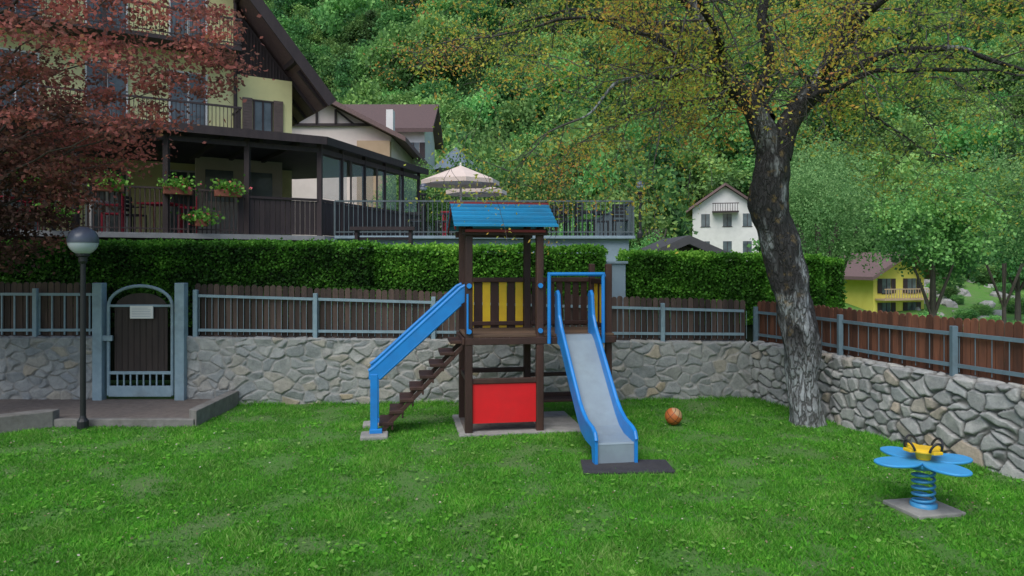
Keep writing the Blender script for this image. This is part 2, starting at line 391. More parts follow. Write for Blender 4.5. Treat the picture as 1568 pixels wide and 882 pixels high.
mb.beam((0,-.1,2.82),(0,.5,3.16),.05,.08);mb.beam((0,1.1,2.82),(0,.5,3.16),.05,.08)
mb.beam((1,-.1,2.82),(1,.5,3.16),.05,.08);mb.beam((1,1.1,2.82),(1,.5,3.16),.05,.08)
mb.box(-.1,1.1,-.095,-.055,2.76,2.85); mb.box(-.1,1.1,1.055,1.095,2.76,2.85)
for x0,x1 in((.055,.945),(1.055,1.98)):
    mb.box(x0,x1,.97,1.01,1.42,1.48); mb.box(x0,x1,.97,1.01,2.08,2.15)
mb.box(2.0,2.04,.15,.95,1.42,1.48); mb.box(2.0,2.04,.15,.95,2.06,2.14)
mb.build('beams',M['wood'],T,.008)
mb=MB()
for k in range(9): y=-.02+k*.118; mb.box(-.05,2.08,y,y+.11,1.337,1.375)
mb.build('deck',pmat('deck_wood',(.17,.105,.065),(.09,.055,.035),6,.8,.3,40,(.3,3,3),rnd=.3),T,.006)
yb=MB(); bb=MB()
for k in range(7):
    x=.06+k*.127
    (yb if k%2==0 else bb).box(x,x+.118,1.012,1.035,1.38,2.14)
yb.box(2.042,2.06,.18,.32,1.4,2.12);bb.box(2.042,2.06,.34,.44,1.4,2.12);yb.box(2.042,2.06,.46,.6,1.4,2.12);bb.box(2.042,2.06,.62,.72,1.4,2.12);yb.box(2.042,2.06,.74,.9,1.4,2.12)
for k in range(7):
    x=1.08+k*.13; bb.box(x,x+.095,1.012,1.032,1.4,2.12)
yb.build('yellow_slats',M['yellow'],T,.004); bb.build('brown_slats',M['wood'],T,.004)
mb=MB(); mb.box(.055,.945,-.012,.012,.15,.695); mb.build('red_panel',M['red'],T)
mb=MB()
for sgn in(0,1):
    for k in range(6):
        a=k/6; b=(k+1)/6+.02
        y0=-.24+a*.74; y1=-.24+b*.74; z0=2.86+a*.37+.014; z1=2.86+b*.37-.004
        if sgn: y0=1-y0; y1=1-y1
        mb.add([(-.22,y0,z0),(1.22,y0,z0),(1.22,y1,z1),(-.22,y1,z1),(-.22,y0,z0+.026),(1.22,y0,z0+.026),(1.22,y1,z1+.012),(-.22,y1,z1+.012)],
         [(3,2,1,0),(4,5,6,7),(0,1,5,4),(1,2,6,5),(2,3,7,6),(3,0,4,7)])
mb.build('roof_boards',M['roofblue'],T)
mb=MB(); mb.box(-.23,1.23,.47,.53,3.235,3.262); mb.beam((-.2,-.2,2.85),(-.2,.5,3.2),.02,.05);mb.beam((1.2,-.2,2.85),(1.2,.5,3.2),.02,.05); mb.beam((-.2,1.2,2.85),(-.2,.5,3.2),.02,.05);mb.beam((1.2,1.2,2.85),(1.2,.5,3.2),.02,.05)
mb.box(-.06,1.06,-.14,-.10,2.80,2.835)
mb.build('ridge_trim',pmat('red_trim',(.30,.03,.03),None,5,.6,.1),T)
mb=MB()
for x,y in((0,0),(1,0)):
    for z in(1.43,2.06): mb.tube([(x,y-.085,z),(x,y-.05,z)],.035,10)
for x in(1.12,1.9):
    mb.tube([(x,-.085,1.25),(x,-.085,2.24)],.026,10)
mb.tube([(1.10,-.085,2.22),(1.92,-.085,2.22)],.026,10)
mb.tube([(1.92,-.085,2.2),(1.95,.9,2.18)],.02,8)
mb.tube([(-.02,-.06,1.95),(-.02,-.06,1.4)],.015,8)
mb.build('blue_fittings',M['blue'],T,smooth=False)
# slide
prof=[(.06,1.375),(-.10,1.37),(-.22,1.30),(-.5,1.03),(-.8,.74),(-1.1,.46),(-1.25,.35),(-1.42,.29),(-1.75,.26)]
cx=lambda y:1.50+.06*(-y/1.75)
mb=MB()
for a,b in zip(prof[:-1],prof[1:]):
    V=[(cx(a[0])-.225,a[0],a[1]),(cx(a[0])+.225,a[0],a[1]),(cx(b[0])+.225,b[0],b[1]),(cx(b[0])-.225,b[0],b[1])]
    V+=[(p[0],p[1],p[2]-.02) for p in V]
    mb.add(V,[(0,1,2,3),(7,6,5,4),(0,4,5,1),(2,6,7,3)],.5)
mb.box(cx(-1.75)-.225,cx(-1.75)+.225,-1.77,-1.75,.03,.25)
mb.tube([(cx(-1.75)-.225,-1.75,.245),(cx(-1.75)+.225,-1.75,.245)],.022,10)
mb.build('slide_chute',M['steel'],T)
topo=[(.08,1.91),(.04,1.96),(-.02,1.97),(-.07,1.93),(-.12,1.64),(-.24,1.47),(-.52,1.2),(-.82,.91),(-1.12,.63),(-1.27,.53),(-1.43,.46),(-1.66,.42),(-1.76,.38),(-1.80,.30)]
bot=[(-1.80,.0),(-1.70,.0),(-1.66,.2),(-1.42,.22),(-1.22,.28),(-1.08,.38),(-.78,.66),(-.48,.95),(-.2,1.22),(.08,1.28)]
mb=MB()
for sx in(-1,1):
    out=[]
    for off in(.225,.26):
        out.append([(cx(y)+sx*off,y,z) for y,z in topo+bot])
    k=len(out[0]); V=out[0]+out[1]
    F=[(i,(i+1)%k,k+(i+1)%k,k+i) for i in range(k)]
    F+=[tuple(range(k)),tuple(range(2*k-1,k-1,-1))]
    mb.add(V,F,.5)
    mb.tube([(cx(y)+sx*.243,y,z) for y,z in topo],.026,8,.5)
mb.build('slide_sides',M['blue'],T)
# stairs
mb=MB()
for k in range(8):
    f=(k+.6)/8; x=-1.2+f*1.12; z=.08+f*1.27
    mb.box(x-.11,x+.09,.13,.66,z-.045,z)
    mb.box(x+.06,x+.085,.14,.65,z-.11,z-.048)
for y in(.16,.63): mb.beam((-1.26,y,-.02),(-.03,y,1.24),.03,.06)
mb.build('stair_steps',M['wood'],T,.006)
mb=MB()
for y in(.06,.73):
    mb.prism([(-1.36,.78),(-1.36,.9),(-1.29,.94),(-.1,2.02),(.0,2.06),(.0,1.86),(-.1,1.8),(-1.22,.80)],y-.022,y+.022,.5,'y')
    mb.tube([(-1.36,y,.9),(-1.29,y,.95),(-.1,y,2.03),(-.03,y,2.06)],.03,8,.6)
    mb.tube([(-1.22,y,.79),(-.1,y,1.8)],.025,8,.4)
    mb.box(-1.34,-1.24,y-.03,y+.03,.05,.86,.5)
    mb.box(-1.35,-1.18,y-.045,y+.045,.05,.11,.5)
mb.build('stair_handrails',M['blue'],T,.008)
mb=MB(); mb.box(-1.47,-1.1,-.12,.2,-.1,.055); mb.box(-1.47,-1.1,.6,.86,-.1,.055); mb.build('stair_footing',M['conc'],T,.02)
mb=MB(); mb.box(-.14,1.64,-.12,1.2,-.1,.03); mb.build('base_slab',M['conc'],T,.015)
mb=MB(); mb.box(-.05,1.0,.06,.94,.03,.035); mb.build('slab_gravel',M['paver'],T)
mb=MB(); mb.prism([(.8,8.06),(1.85,8.12),(1.84,8.6),(.82,8.6)],0,.03); mb.build('rubber_mat',M['rubber'],None,.01)
# ---------------- ball
m,t,b=nt('basketball_skin')
v=coords(t,(1,1,1)); sx=t.nodes.new('ShaderNodeSeparateXYZ'); t.links.new(v,sx.inputs[0])
def band(o,w): return mathn(t,'LESS_THAN',mathn(t,'ABSOLUTE',o),w)
mk=mathn(t,'MAXIMUM',band(sx.outputs[0],.004),band(sx.outputs[2],.004))
q=mathn(t,'SUBTRACT',mathn(t,'MULTIPLY',sx.outputs[0],sx.outputs[0]),mathn(t,'MULTIPLY_ADD',mathn(t,'MULTIPLY',sx.outputs[1],sx.outputs[1]),.5,.0035))
mk=mathn(t,'MAXIMUM',mk,band(q,.0005))
wh=mathn(t,'GREATER_THAN',sx.outputs[2],.075)
col=mixc(t,wh,(.46,.13,.03),(.5,.3,.15)); col=mixc(t,mk,col,(.03,.02,.02)); t.links.new(col,b.inputs['Base Color']); b.inputs['Roughness'].default_value=.6
mb=MB(); mb.lathe([(max(.125*math.sin(a),.0005),-.125*math.cos(a)) for a in np.linspace(0,math.pi,20)],28)
o=mb.build('basketball',m,smooth=True); o.location=(2.36,10.5,.135); o.rotation_euler=(.5,.6,.3)
# ---------------- spring rider
S=empty('spring_rider',(3.98,6.95,0),math.radians(12))
mb=MB(); mb.box(-.26,.26,-.24,.24,-.05,.035); mb.build('base_slab',M['conc'],S,.012)
mb=MB(); pts=[(.095*math.cos(a),.095*math.sin(a),.06+.37*a/(2*math.pi*6)) for a in np.linspace(0,2*math.pi*6,120)]
mb.tube(pts,.013,8); mb.lathe([(.001,.075),(.12,.07),(.12,.035)],20); mb.build('spring',pmat('blue_spring',(.07,.36,.70),None,8,.4,.05),S,smooth=True)
mb=MB(); prof=[]
for a in np.linspace(0,2*math.pi,120,endpoint=False):
    c2=abs(math.cos(2*a)); r=.13+.40*c2**.9*(1-.10*c2**10)+.02*math.cos(8*a); prof.append((r*math.cos(a),r*math.sin(a)))
mb.prism(prof,.46,.485,.5)
mb.box(-.12,.12,-.12,.12,.42,.46,.5)
mb.build('seat_plate',pmat('light_blue_plastic',(.06,.39,.78),(.05,.32,.68),4,.4,.06,dirt=.2),S,.01)
mb=MB(); mb.lathe([(.001,.60),(.10,.60),(.14,.585),(.14,.565),(.08,.56),(.06,.487)],20)
for a in range(4):
    t_=a*math.pi/2; c_,s_=math.cos(t_),math.sin(t_)
    mb.beam((c_*.1,s_*.1,.58),(c_*.19,s_*.19,.585),.10,.03)
mb.build('handle_bracket',M['yellow'],S,.006)
mb=MB()
for a in range(4):
    t_=a*math.pi/2; c_,s_=math.cos(t_),math.sin(t_)
    pts=[(c_*(.15+.03*math.sin(u))-s_*.065*math.cos(u),s_*(.15+.03*math.sin(u))+c_*.065*math.cos(u),.59+.085*math.sin(u)) for u in np.linspace(0,math.pi,12)]
    mb.tube(pts,.011,8)
mb.build('handles',M['black'],S)
# ---------------- lamp
def lamp(x,y,ztop,zb=0,r=.2):
    L=empty('street_lamp',(x,y,zb)); h=ztop-zb
    mb=MB(); mb.lathe([(.075,0),(.075,.12),(.05,.16),(.038,.2),(.036,h-.52),(.06,h-.48),(.06,h-.42),(.09,h-.4),(.09,h-.36)],14)
    mb.build('pole',M['black'],L,smooth=False)
    mb=MB(); mb.lathe([(r*math.sin(a),h-.19-r*math.cos(a)) for a in np.linspace(.45,1.45,9)],24); mb.build('globe_diffuser',pmat('lamp_diffuser',(.56,.60,.68),(.46,.50,.58),3,.3,0),L,smooth=True)
    mb=MB(); mb.lathe([(r*1.02*math.sin(a),h-.19-r*1.02*math.cos(a)) for a in np.linspace(1.43,math.pi-.01,12)],24); mb.build('globe_cap',pmat('lamp_cap',(.10,.12,.17),None,3,.3,0),L,smooth=True)
lamp(-6.12,10.25,2.88,0)
# ---------------- hedges
HM=leafmat('hedge_leaves',[(0,(.018,.06,.012)),(.35,(.055,.165,.022)),(.7,(.13,.38,.04)),(1,(.30,.60,.08))],.3)
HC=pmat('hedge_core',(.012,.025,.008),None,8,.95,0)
def hedge(x0,x1,y0,y1,zt0,zt1,z0=.2,n=52000,bright=0,sl=0):
    e=empty('clipped_hedge')
    mb=MB(); i_=.09
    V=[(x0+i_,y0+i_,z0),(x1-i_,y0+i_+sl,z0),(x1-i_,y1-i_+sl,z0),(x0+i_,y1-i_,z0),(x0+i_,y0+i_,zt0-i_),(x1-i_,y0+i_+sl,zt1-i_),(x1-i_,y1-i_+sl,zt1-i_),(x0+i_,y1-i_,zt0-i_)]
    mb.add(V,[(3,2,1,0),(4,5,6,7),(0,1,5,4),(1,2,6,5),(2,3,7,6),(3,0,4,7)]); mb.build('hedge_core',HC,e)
    u=rng.random(n); x=x0+(x1-x0)*u; zt=zt0+(zt1-zt0)*u
    face=rng.random(n); z=np.empty(n); y=np.empty(n)
    tp=(face>=.58)&(face<.9); en=face>=.9
    bu=np.array([mn.noise(Vector((a*1.8,1,0)))+.5*mn.noise(Vector((a*6,4,0))) for a in np.linspace(x0,x1,300)]); bu=np.interp(x,np.linspace(x0,x1,300),bu)*.06
    z=z0+1.0+(zt-z0-1.0)*rng.random(n); y=y0+rng.normal(size=n)*.035+bu*1.2
    y[tp]=y0+(y1-y0)*rng.random(tp.sum()); z[tp]=zt[tp]+rng.normal(size=tp.sum())*.03+bu[tp]
    x[en]=np.where(rng.random(en.sum())<.5,x0,x1)+rng.normal(size=en.sum())*.03; y[en]=y0+(y1-y0)*rng.random(en.sum())
    C=np.stack([x,y+sl*u,z],1)
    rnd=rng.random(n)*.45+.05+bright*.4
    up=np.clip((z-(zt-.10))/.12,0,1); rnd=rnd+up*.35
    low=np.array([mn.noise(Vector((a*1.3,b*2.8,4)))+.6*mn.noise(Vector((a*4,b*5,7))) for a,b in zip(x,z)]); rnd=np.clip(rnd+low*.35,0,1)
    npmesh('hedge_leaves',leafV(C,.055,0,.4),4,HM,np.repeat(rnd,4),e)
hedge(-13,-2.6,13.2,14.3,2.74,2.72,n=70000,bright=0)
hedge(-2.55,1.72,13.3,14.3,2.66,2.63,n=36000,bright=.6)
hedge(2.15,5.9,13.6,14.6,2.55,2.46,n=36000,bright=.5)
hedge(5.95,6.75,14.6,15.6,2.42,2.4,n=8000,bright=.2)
# ---------------- hotel
RX=math.atan2(.54,.84)
Hh=empty('hotel_building',(-7.35,24.0,0),RX)
mb=MB(); mb.box(-10,0,0,12,0,8.4); mb.box(-8.2,-1.82,-.01,.5,8.4,11.0); mb.build('walls',M['yw'],Hh)
mb=MB(); mb.prism([(-9.9,8.4),(-.1,8.4),(-.1,8.5),(-5,14.4),(-9.9,8.5)],.03,11.9,axis='y')
for k in range(18): x=-.2-k*.1; mb.box(x-.012,x+.012,-.0,.03,8.4,8.4+k*.12+.1)
mb.build('gable_cladding',M['brown'],Hh)
mb=MB()
for sg in(1,-1):
    def q(t): return -5+sg*(5-t)
    V=[]
    for y in(-1.25,12.3):
        V+=[(q(-.9),y,7.5),(q(5),y,14.58),(q(5),y,14.86),(q(-.98),y,7.74)]
    mb.add(V,[(0,1,2,3),(7,6,5,4),(0,4,5,1),(1,5,6,2),(2,6,7,3),(3,7,4,0)],.4)
mb.build('roof',M['tile'],Hh)
mb=MB()
for sg in(1,-1):
    q=lambda t:-5+sg*(5-t)
    mb.beam((q(-.95),-1.3,7.55),(q(5),-1.3,14.68),.05,.34)
    for tt in(.2,1.8,3.4): mb.beam((q(tt),-1.2,8.7+tt*1.2-.12),(q(tt),0,8.7+tt*1.2-.12),.14,.18)
    for y in np.arange(-.9,11,1.1): mb.beam((q(-.85),y,7.52),(q(.05),y,8.55),.1,.14)
mb.build('bargeboards',M['brown'],Hh)
def win(mbf,mbg,mbs,x,z,w,h,sh=0):
    mbg.box(x-w/2,x+w/2,-.03,-.012,z,z+h)
    for a in(x-w/2,x-.025,x+w/2-.05): mbf.box(a,a+.05,-.06,-.032,z,z+h)
    for a in(z,z+h-.05): mbf.box(x-w/2-.03,x+w/2+.03,-.07,-.034,a,a+.05)
    if sh:
        for sx in(-1,1):
            c=x+sx*(w/2+sh/2+.03); mbs.box(c-sh/2,c+sh/2,-.07,-.02,z-.03,z+h+.03)
            for zz in np.arange(z,z+h,.09): mbs.box(c-sh/2+.03,c+sh/2-.03,-.082,-.071,zz,zz+.05,.9)
f=MB();gl=MB();s=MB();fb=MB()
win(fb,gl,s,-.95,6.5,.62,1.15,.3)
for x in(-3.2,-5.4,-7.6):
    for z,h in((6.25,2.0),(8.95,1.9),(3.1,2.1)): win(f,gl,s,x,z,1.1,h)
win(f,gl,s,-1.4,3.3,.9,1.7)
fb.build('timber_window_frame',M['brown'],Hh)
f.build('window_frames',M['white'],Hh);gl.build('window_glass',M['glass'],Hh);s.build('shutters',pmat('shutter',(.15,.11,.10),None,8,.6,.1,rnd=.2),Hh)
mb=MB(); mb.tube([(-1.82,-.1,3),(-1.82,-.1,10.8)],.06,8)
for z,x0 in((6.15,-9.2),(8.85,-9.2)):
    mb.box(x0,-1.85,-1.15,-.01,z,z+.12)
    mb.box(x0,-1.85,-1.15,-1.1,z+.92,z+.98); mb.box(x0,-1.85,-1.14,-1.11,z+.2,z+.23)
    mb.box(-1.9,-1.85,-1.1,0,z+.92,z+.98)
    for x in np.arange(x0,-1.85,.11): mb.box(x,x+.02,-1.13,-1.115,z+.12,z+.92)
    for y in np.arange(-1.1,0,.11): mb.box(-1.885,-1.865,y,y+.02,z+.12,z+.92)
    for x in(-9.1,-5.5): mb.box(x-.05,x+.05,-1.15,-1.05,z+.12,z+2.7)
mb.build('balconies',M['brown'],Hh)
# veranda
Vd=empty('restaurant_veranda')
A=Vector((-13.5,13.0,0));B=Vector((-4.95,18.5,0));C=Vector((-3.2,24.6,0))
mb=MB(); poly=[(-13.5,12.75),(-4.72,18.3),(-2.9,24.8),(-8,26.5),(-15,21)]
mb.prism([(x,y) for x,y in poly],5.42,5.56); mb.build('veranda_roof',pmat('bitumen_roof',(.05,.045,.05),None,3,.8,.2),Vd)
mb=MB()
for a,b in(((-13.5,12.75),(-4.72,18.3)),((-4.72,18.3),(-2.9,24.8))): mb.beam((*a,5.47),(*b,5.47),.05,.2)
d=(B-A).normalized(); nB=Vector((-d.y,d.x,0))
L=(B-A).length
for s_ in np.linspace(1.2,L,6): p_=A+d*s_; mb.beam(p_+Vector((0,0,3.05)),p_+Vector((0,0,5.42)),.12,.12)
d2=(C-B).normalized(); L2=(C-B).length
for s_ in np.linspace(1.1,L2,5): p_=B+d2*s_; mb.beam(p_+Vector((0,0,3.05)),p_+Vector((0,0,5.42)),.1,.1)
mb.beam(A+Vector((0,0,5.25)),B+Vector((0,0,5.25)),.1,.12); mb.beam(B+Vector((0,0,5.25)),C+Vector((0,0,5.25)),.1,.12)
for s_ in np.arange(.6,L,.9): p_=A+d*s_; mb.beam(p_+Vector((0,0,5.36)),p_+nB*4.5+Vector((0,0,5.36)),.09,.12)
q0=A+d*(L-2.0)
for a,b,n_ in((q0,B,16),(B,C,48)):
    for k in range(n_):
        u=a.lerp(b,k/n_);w=a.lerp(b,(k+.9)/n_); mb.beam(u+Vector((0,0,3.5)),w+Vector((0,0,3.5)),.03,.86)
    mb.beam(a+Vector((0,0,3.97)),b+Vector((0,0,3.97)),.09,.06)
mb.build('veranda_timber',M['brown'],Vd)
mb=MB(); w0=B+nB*3.6
mb.beam(w0+Vector((0,0,4.2)),w0-d*2.4+Vector((0,0,4.2)),.1,2.3); mb.build('veranda_inner_wall',pmat('inner_wall',(.5,.46,.40),(.4,.36,.3),2,.9,.1),Vd)
mb=MB(); w1=w0-nB*.07
for k in(.3,1.4): mb.beam(w1-d*k+Vector((0,0,4.55)),w1-d*(k+.75)+Vector((0,0,4.55)),.02,.9)
mb.build('inner_windows',M['glass'],Vd)
mb=MB()
for k in range(4):
    u=B.lerp(C,k/4+.02);w=B.lerp(C,(k+1)/4-.03); mb.beam(u+Vector((0,0,4.58)),w+Vector((0,0,4.58)),.012,1.1)
m,t,b=nt('clear_glass'); b.inputs['Base Color'].default_value=(.45,.55,.55,1); b.inputs['Alpha'].default_value=.22; b.inputs['Roughness'].default_value=.05
mb.build('glazing',m,Vd)
mb=MB(); 
for k in range(5): u=B.lerp(C,k/4); mb.beam(u+Vector((0.03,-.03,4.0)),u+Vector((.03,-.03,5.2)),.05,.03)
mb.build('glazing_frames',pmat('bronze',(.12,.10,.10),None,5,.5,0),Vd)
mb=MB(); mb.prism([(-13.5,12.9),(-4.8,18.4),(-3.0,24.8),(-8,26.5),(-15,21)],2.93,3.05)
mb.build('veranda_floor',pmat('floor_slab',(.36,.37,.39),(.27,.28,.29),4,.9,.1),Vd)
mb=MB(); mb.prism([(-13.3,13.3),(-4.9,18.7),(-3.2,24.6),(-8,26.0),(-14.5,21)],0,2.93); mb.build('veranda_base',M['brown'],Vd)
def railing(name,pts,z,h,sp,mat,parent=None,th=.016):
    mb=MB()
    for a,b in zip(pts[:-1],pts[1:]):
        a=Vector((*a,0));b=Vector((*b,0));L=(b-a).length;n_=int(L/sp)
        mb.beam(a+Vector((0,0,z+h)),b+Vector((0,0,z+h)),.05,.04);mb.beam(a+Vector((0,0,z+.1)),b+Vector((0,0,z+.1)),.03,.03)
        for k in range(n_+1):
            p_=a.lerp(b,k/n_); w=.045 if k%14==0 else th
            mb.beam(p_+Vector((0,0,z)),p_+Vector((0,0,z+h)),w,w)
    return mb.build(name,mat,parent)
railing('veranda_railing',[(A.x,A.y-.02),(q0.x,q0.y-.02)],3.05,1.03,.10,pmat('brown_rail',(.08,.055,.055),None,6,.6,0),Vd,.022)
# furniture
def chair(x,y,z,rz,mat,name='terrace_chair'):
    mb=MB(); mb.box(-.22,.22,-.22,.22,.43,.47)
    for a in(-.2,.2):
        mb.box(a-.02,a+.02,-.22,-.18,0,.43); mb.box(a-.02,a+.02,.18,.22,0,.9); mb.box(a-.02,a+.02,-.2,.2,.64,.67)
    for zz in np.arange(.55,.9,.1): mb.box(-.2,.2,.19,.21,zz,zz+.07)
    o=mb.build(name,mat); o.location=(x,y,z); o.rotation_euler=(0,0,rz)
def table(x,y,z,mat,name='terrace_table'):
    mb=MB(); mb.box(-.4,.4,-.4,.4,.71,.75)
    for a in(-.34,.34):
        for b in(-.34,.34): mb.box(a-.02,a+.02,b-.02,b+.02,0,.71)
    o=mb.build(name,mat); o.location=(x,y,z)
redp=pmat('red_fabric',(.45,.03,.06),None,5,.8,0)
for k,(s_,dd) in enumerate(((1.8,.9),(3.4,1.0),(5.0,1.1),(6.6,1.0))):
    p_=A+d*s_+nB*dd; table(p_.x,p_.y,3.05,redp if k%2 else M['white']); chair(p_.x+.6,p_.y+.1,3.05,-1.2,redp); chair(p_.x-.6,p_.y-.2,3.05,1.4,M['black'])
for px_,yy in((1.35,20.0),(2.0,19.6),(2.5,20.2),(3.0,19.7),(-1.9,20.2),(-1.1,19.8),(-2.6,19.6)):
    chair(px_,yy,3.06,random.uniform(-3,3),M['black'])
table(2.2,20.3,3.06,M['black']);table(1.2,20.6,3.06,M['black']);table(-1.6,20.6,3.06,redp)
# terrace
Te=empty('raised_terrace')
mb=MB(); mb.prism([(-4.75,18.75),(3.05,18.75),(3.05,27),(-2.9,27),(-3.1,24.6)],0,2.98); mb.build('retaining_wall',M['terr'],Te)
mb=MB(); mb.prism([(-4.6,18.6),(3.2,18.6),(3.2,27.1),(-2.8,27.1),(-3.0,24.6)],2.983,3.06); mb.build('terrace_slab',M['terr'],Te,.01)
railing('terrace_railing',[(-4.6,18.65),(3.15,18.65),(3.15,27)],3.06,.9,.12,pmat('grey_rail',(.12,.16,.18),None,5,.5,0),Te)
mb=MB(); mb.box(1.78,2.12,13.4,14.2,0,2.35); mb.box(1.74,2.16,13.36,14.24,2.35,2.40); mb.build('concrete_pillar',M['terr'],None,.01)
mb=MB(); mb.box(-3.75,-2.25,16.6,16.95,3.12,3.2); 
for x in(-3.65,-2.4): mb.box(x,x+.07,16.65,16.9,0,3.12)
mb.box(-3.58,-2.4,16.74,16.8,2.9,2.96); mb.build('timber_bench_frame',M['brown'])
# umbrellas
def umb(x,y,zt,zr,r):
    U=empty('parasol',(x,y,0)); mb=MB(); n_=8
    V=[(0,0,zt)]+[(r*math.cos(2*math.pi*k/n_+.2),r*math.sin(2*math.pi*k/n_+.2),zr) for k in range(n_)]
    V2=[(a,b,c-.12) for a,b,c in V[1:]]
    mb.add(V+V2,[(0,1+k,1+(k+1)%n_) for k in range(n_)]+[(1+k,9+k,9+(k+1)%n_,1+(k+1)%n_) for k in range(n_)])
    mb.build('canopy',M['canvas'],U)
    mb=MB(); mb.tube([(0,0,3.06),(0,0,zt+.08)],.03,8)
    for k in range(n_): mb.tube([(0,0,zt-.04),(V[1+k][0],V[1+k][1],zr-.02)],.012,4)
    mb.build('pole',M['white'],U)
umb(-1.5,21,5.2,4.75,1.15); umb(-1.15,23.3,4.95,4.68,1.0)
lamp(3.3,18.5,4.55,3.0,.1); lamp(-2.4,19.5,4.6,3.0,.1)
# flower boxes
PL=leafmat('planter_leaves',[(0,(.05,.17,.03)),(.6,(.17,.42,.06)),(.9,(.26,.52,.1)),(.93,(.7,.08,.12)),(1,(.8,.2,.25))],.3)
for k,s_ in enumerate((3.9,5.4,6.8,7.9,2.4)):
    e=empty('flower_box'); p_=A+d*s_-nB*.15+Vector((0,0,4.02)); 
    for dz,dl in((0,0),(-.72,.5)):
        if dz and k%2: continue
        c_=p_+d*dl+Vector((0,0,dz))
        mb=MB(); mb.beam(c_-d*(.3 if not dz else .13),c_+d*(.3 if not dz else .13),.18,.17); mb.build('trough',M['pot'],e,.01)
        n_=350; CC=np.array(c_)+rng.normal(size=(n_,3))*np.array([.19,.14,.09])+np.array([0,0,.14])
        npmesh('plants',leafV(CC,.08),4,PL,np.repeat(rng.random(n_),4),e)
# ---------------- other buildings
def house(name,x0,x1,y0,y1,z0,ze,zr,wall,roof,axis='y',rz=0,wins=(),ov=.6,shut=True):
    cx_,cy_=(x0+x1)/2,(y0+y1)/2; E=empty(name,(cx_,cy_,0),rz); a=(x1-x0)/2;b=(y1-y0)/2
    mb=MB()
    if axis=='y': mb.prism([(-a,z0),(a,z0),(a,ze),(0,zr),(-a,ze)],-b,b,axis='y')
    else: mb.prism([(-b,z0),(b,z0),(b,ze),(0,zr),(-b,ze)],-a,a,axis='x')
    mb.build('walls',wall,E)
    mb=MB(); sl=(zr-ze)/(a if axis=='y' else b)
    for sg in(1,-1):
        w=a if axis=='y' else b; l=(b if axis=='y' else a)+ov
        pr=[(sg*(w+ov),ze-sl*ov+.05),(0,zr+.05),(0,zr+.3),(sg*(w+ov),ze-sl*ov+.3)]
        mb.prism(pr,-l,l,axis='y' if axis=='y' else 'x')
    mb.build('roof',roof,E)
    f=MB();g_=MB();s=MB()
    for (wx,wz,ww,wh) in wins:
        g_.box(wx-ww/2,wx+ww/2,-b-.03,-b-.01,wz,wz+wh)
        f.box(wx-ww/2-.06,wx+ww/2+.06,-b-.05,-b-.032,wz-.06,wz); f.box(wx-.03,wx+.03,-b-.05,-b-.032,wz,wz+wh)
        if shut:
            for sx in(-1,1): c=wx+sx*(ww*.8); s.box(c-ww*.25,c+ww*.25,-b-.06,-b-.02,wz,wz+wh)
    if wins: g_.build('windows',M['glass'],E); f.build('window_frames',M['brown'],E)
    if wins and shut: s.build('shutters',M['brown'],E)
    return E,a,b
E,a_,b_=house('pink_house',-14.2,-6.4,38,46,0,9.0,11.0,M['pink'],M['tile'],wins=((-1.5,7.0,.8,1.1),),ov=.9)
mb=MB(); zc=9.6
mb.beam((-3.0,-b_-.1,zc),(2.9,-b_-.1,zc),.12,.14)
for x in(-1,0,1): mb.beam((x,-b_-.1,zc),(x,-b_-.1,10.9-abs(x)*.5),.1,.12)
mb.beam((-2,-b_-.1,zc),(-1,-b_-.1,10.4),.1,.1);mb.beam((2,-b_-.1,zc),(1,-b_-.1,10.4),.1,.1)
mb.build('gable_truss',M['brown'],E)
mb=MB(); mb.box(2.2,3.92,-b_-.5,-b_-.01,0,8.7); mb.build('tan_wing',M['tan'],E)
mb=MB(); mb.prism([(3.0,-.35),(3.0,.35),(3.4,.35),(3.4,-.35)],9,11.2); mb.build('chimney',M['white'],E)
house('tiled_house',-11,-5.6,46,52,0,10.9,12.8,M['white'],M['tile'],axis='x',wins=((2,9,.7,1.0),))
E=empty('slate_roof_pavilion',(-3.2,41,0)); mb=MB(); mb.lathe([(1.0,0),(1.0,7.7)],6); mb.build('walls',M['white'],E); mb=MB(); mb.lathe([(1.55,7.55),(.8,8.2),(.02,8.9)],6); mb.build('roof',pmat('slate_blue',(.16,.22,.27),None,9,.8,.2),E)
mb=MB()
for k in range(6):
    an=k*math.pi/3+math.pi/6; mb.beam((.88*math.cos(an)-.2*math.sin(an),.88*math.sin(an)+.2*math.cos(an),7.1),(.88*math.cos(an)+.2*math.sin(an),.88*math.sin(an)-.2*math.cos(an),7.1),.03,.7)
mb.build('windows',M['glass'],E)
E,_,b_=house('white_house',18.2,24.2,68,76,0,7.4,9.5,M['white'],M['tile'],rz=-.25,wins=((-1.8,5.7,.8,1.2),(.2,5.7,.8,1.2),(2,5.7,.8,1.2),(-1.8,3.1,.8,1.2),(.2,3.1,.8,1.2),(2,3.1,.8,1.2)),shut=False)
mb=MB(); mb.box(-1.2,1.2,-b_-.9,-b_-.07,7.0,7.12); mb.box(-1.2,1.2,-b_-.9,-b_-.85,7.8,7.88)
for x in np.arange(-1.15,1.2,.22): mb.box(x,x+.05,-b_-.89,-b_-.86,7.12,7.8)
mb.build('balcony',M['brown'],E)
E,_,b_=house('yellow_house',25.6,30.4,54,62,-3,1.5,2.8,pmat('bright_yellow_wall',(.80,.72,.16),(.72,.64,.12),2,.9,.1),M['tile'],rz=.3,wins=((-1.2,.0,.8,1.1),(1.2,.0,.8,1.1),(-1.2,-2.2,.8,1.5),(1.2,-2.2,.8,1.5)),ov=1.0)
mb=MB(); mb.box(-2.3,2.3,-b_-1,-b_-.07,-.5,-.38); mb.box(-2.3,2.3,-b_-1,-b_-.95,.3,.38)
for x in np.arange(-2.2,2.3,.25): mb.box(x,x+.05,-b_-.99,-b_-.96,-.38,.3)
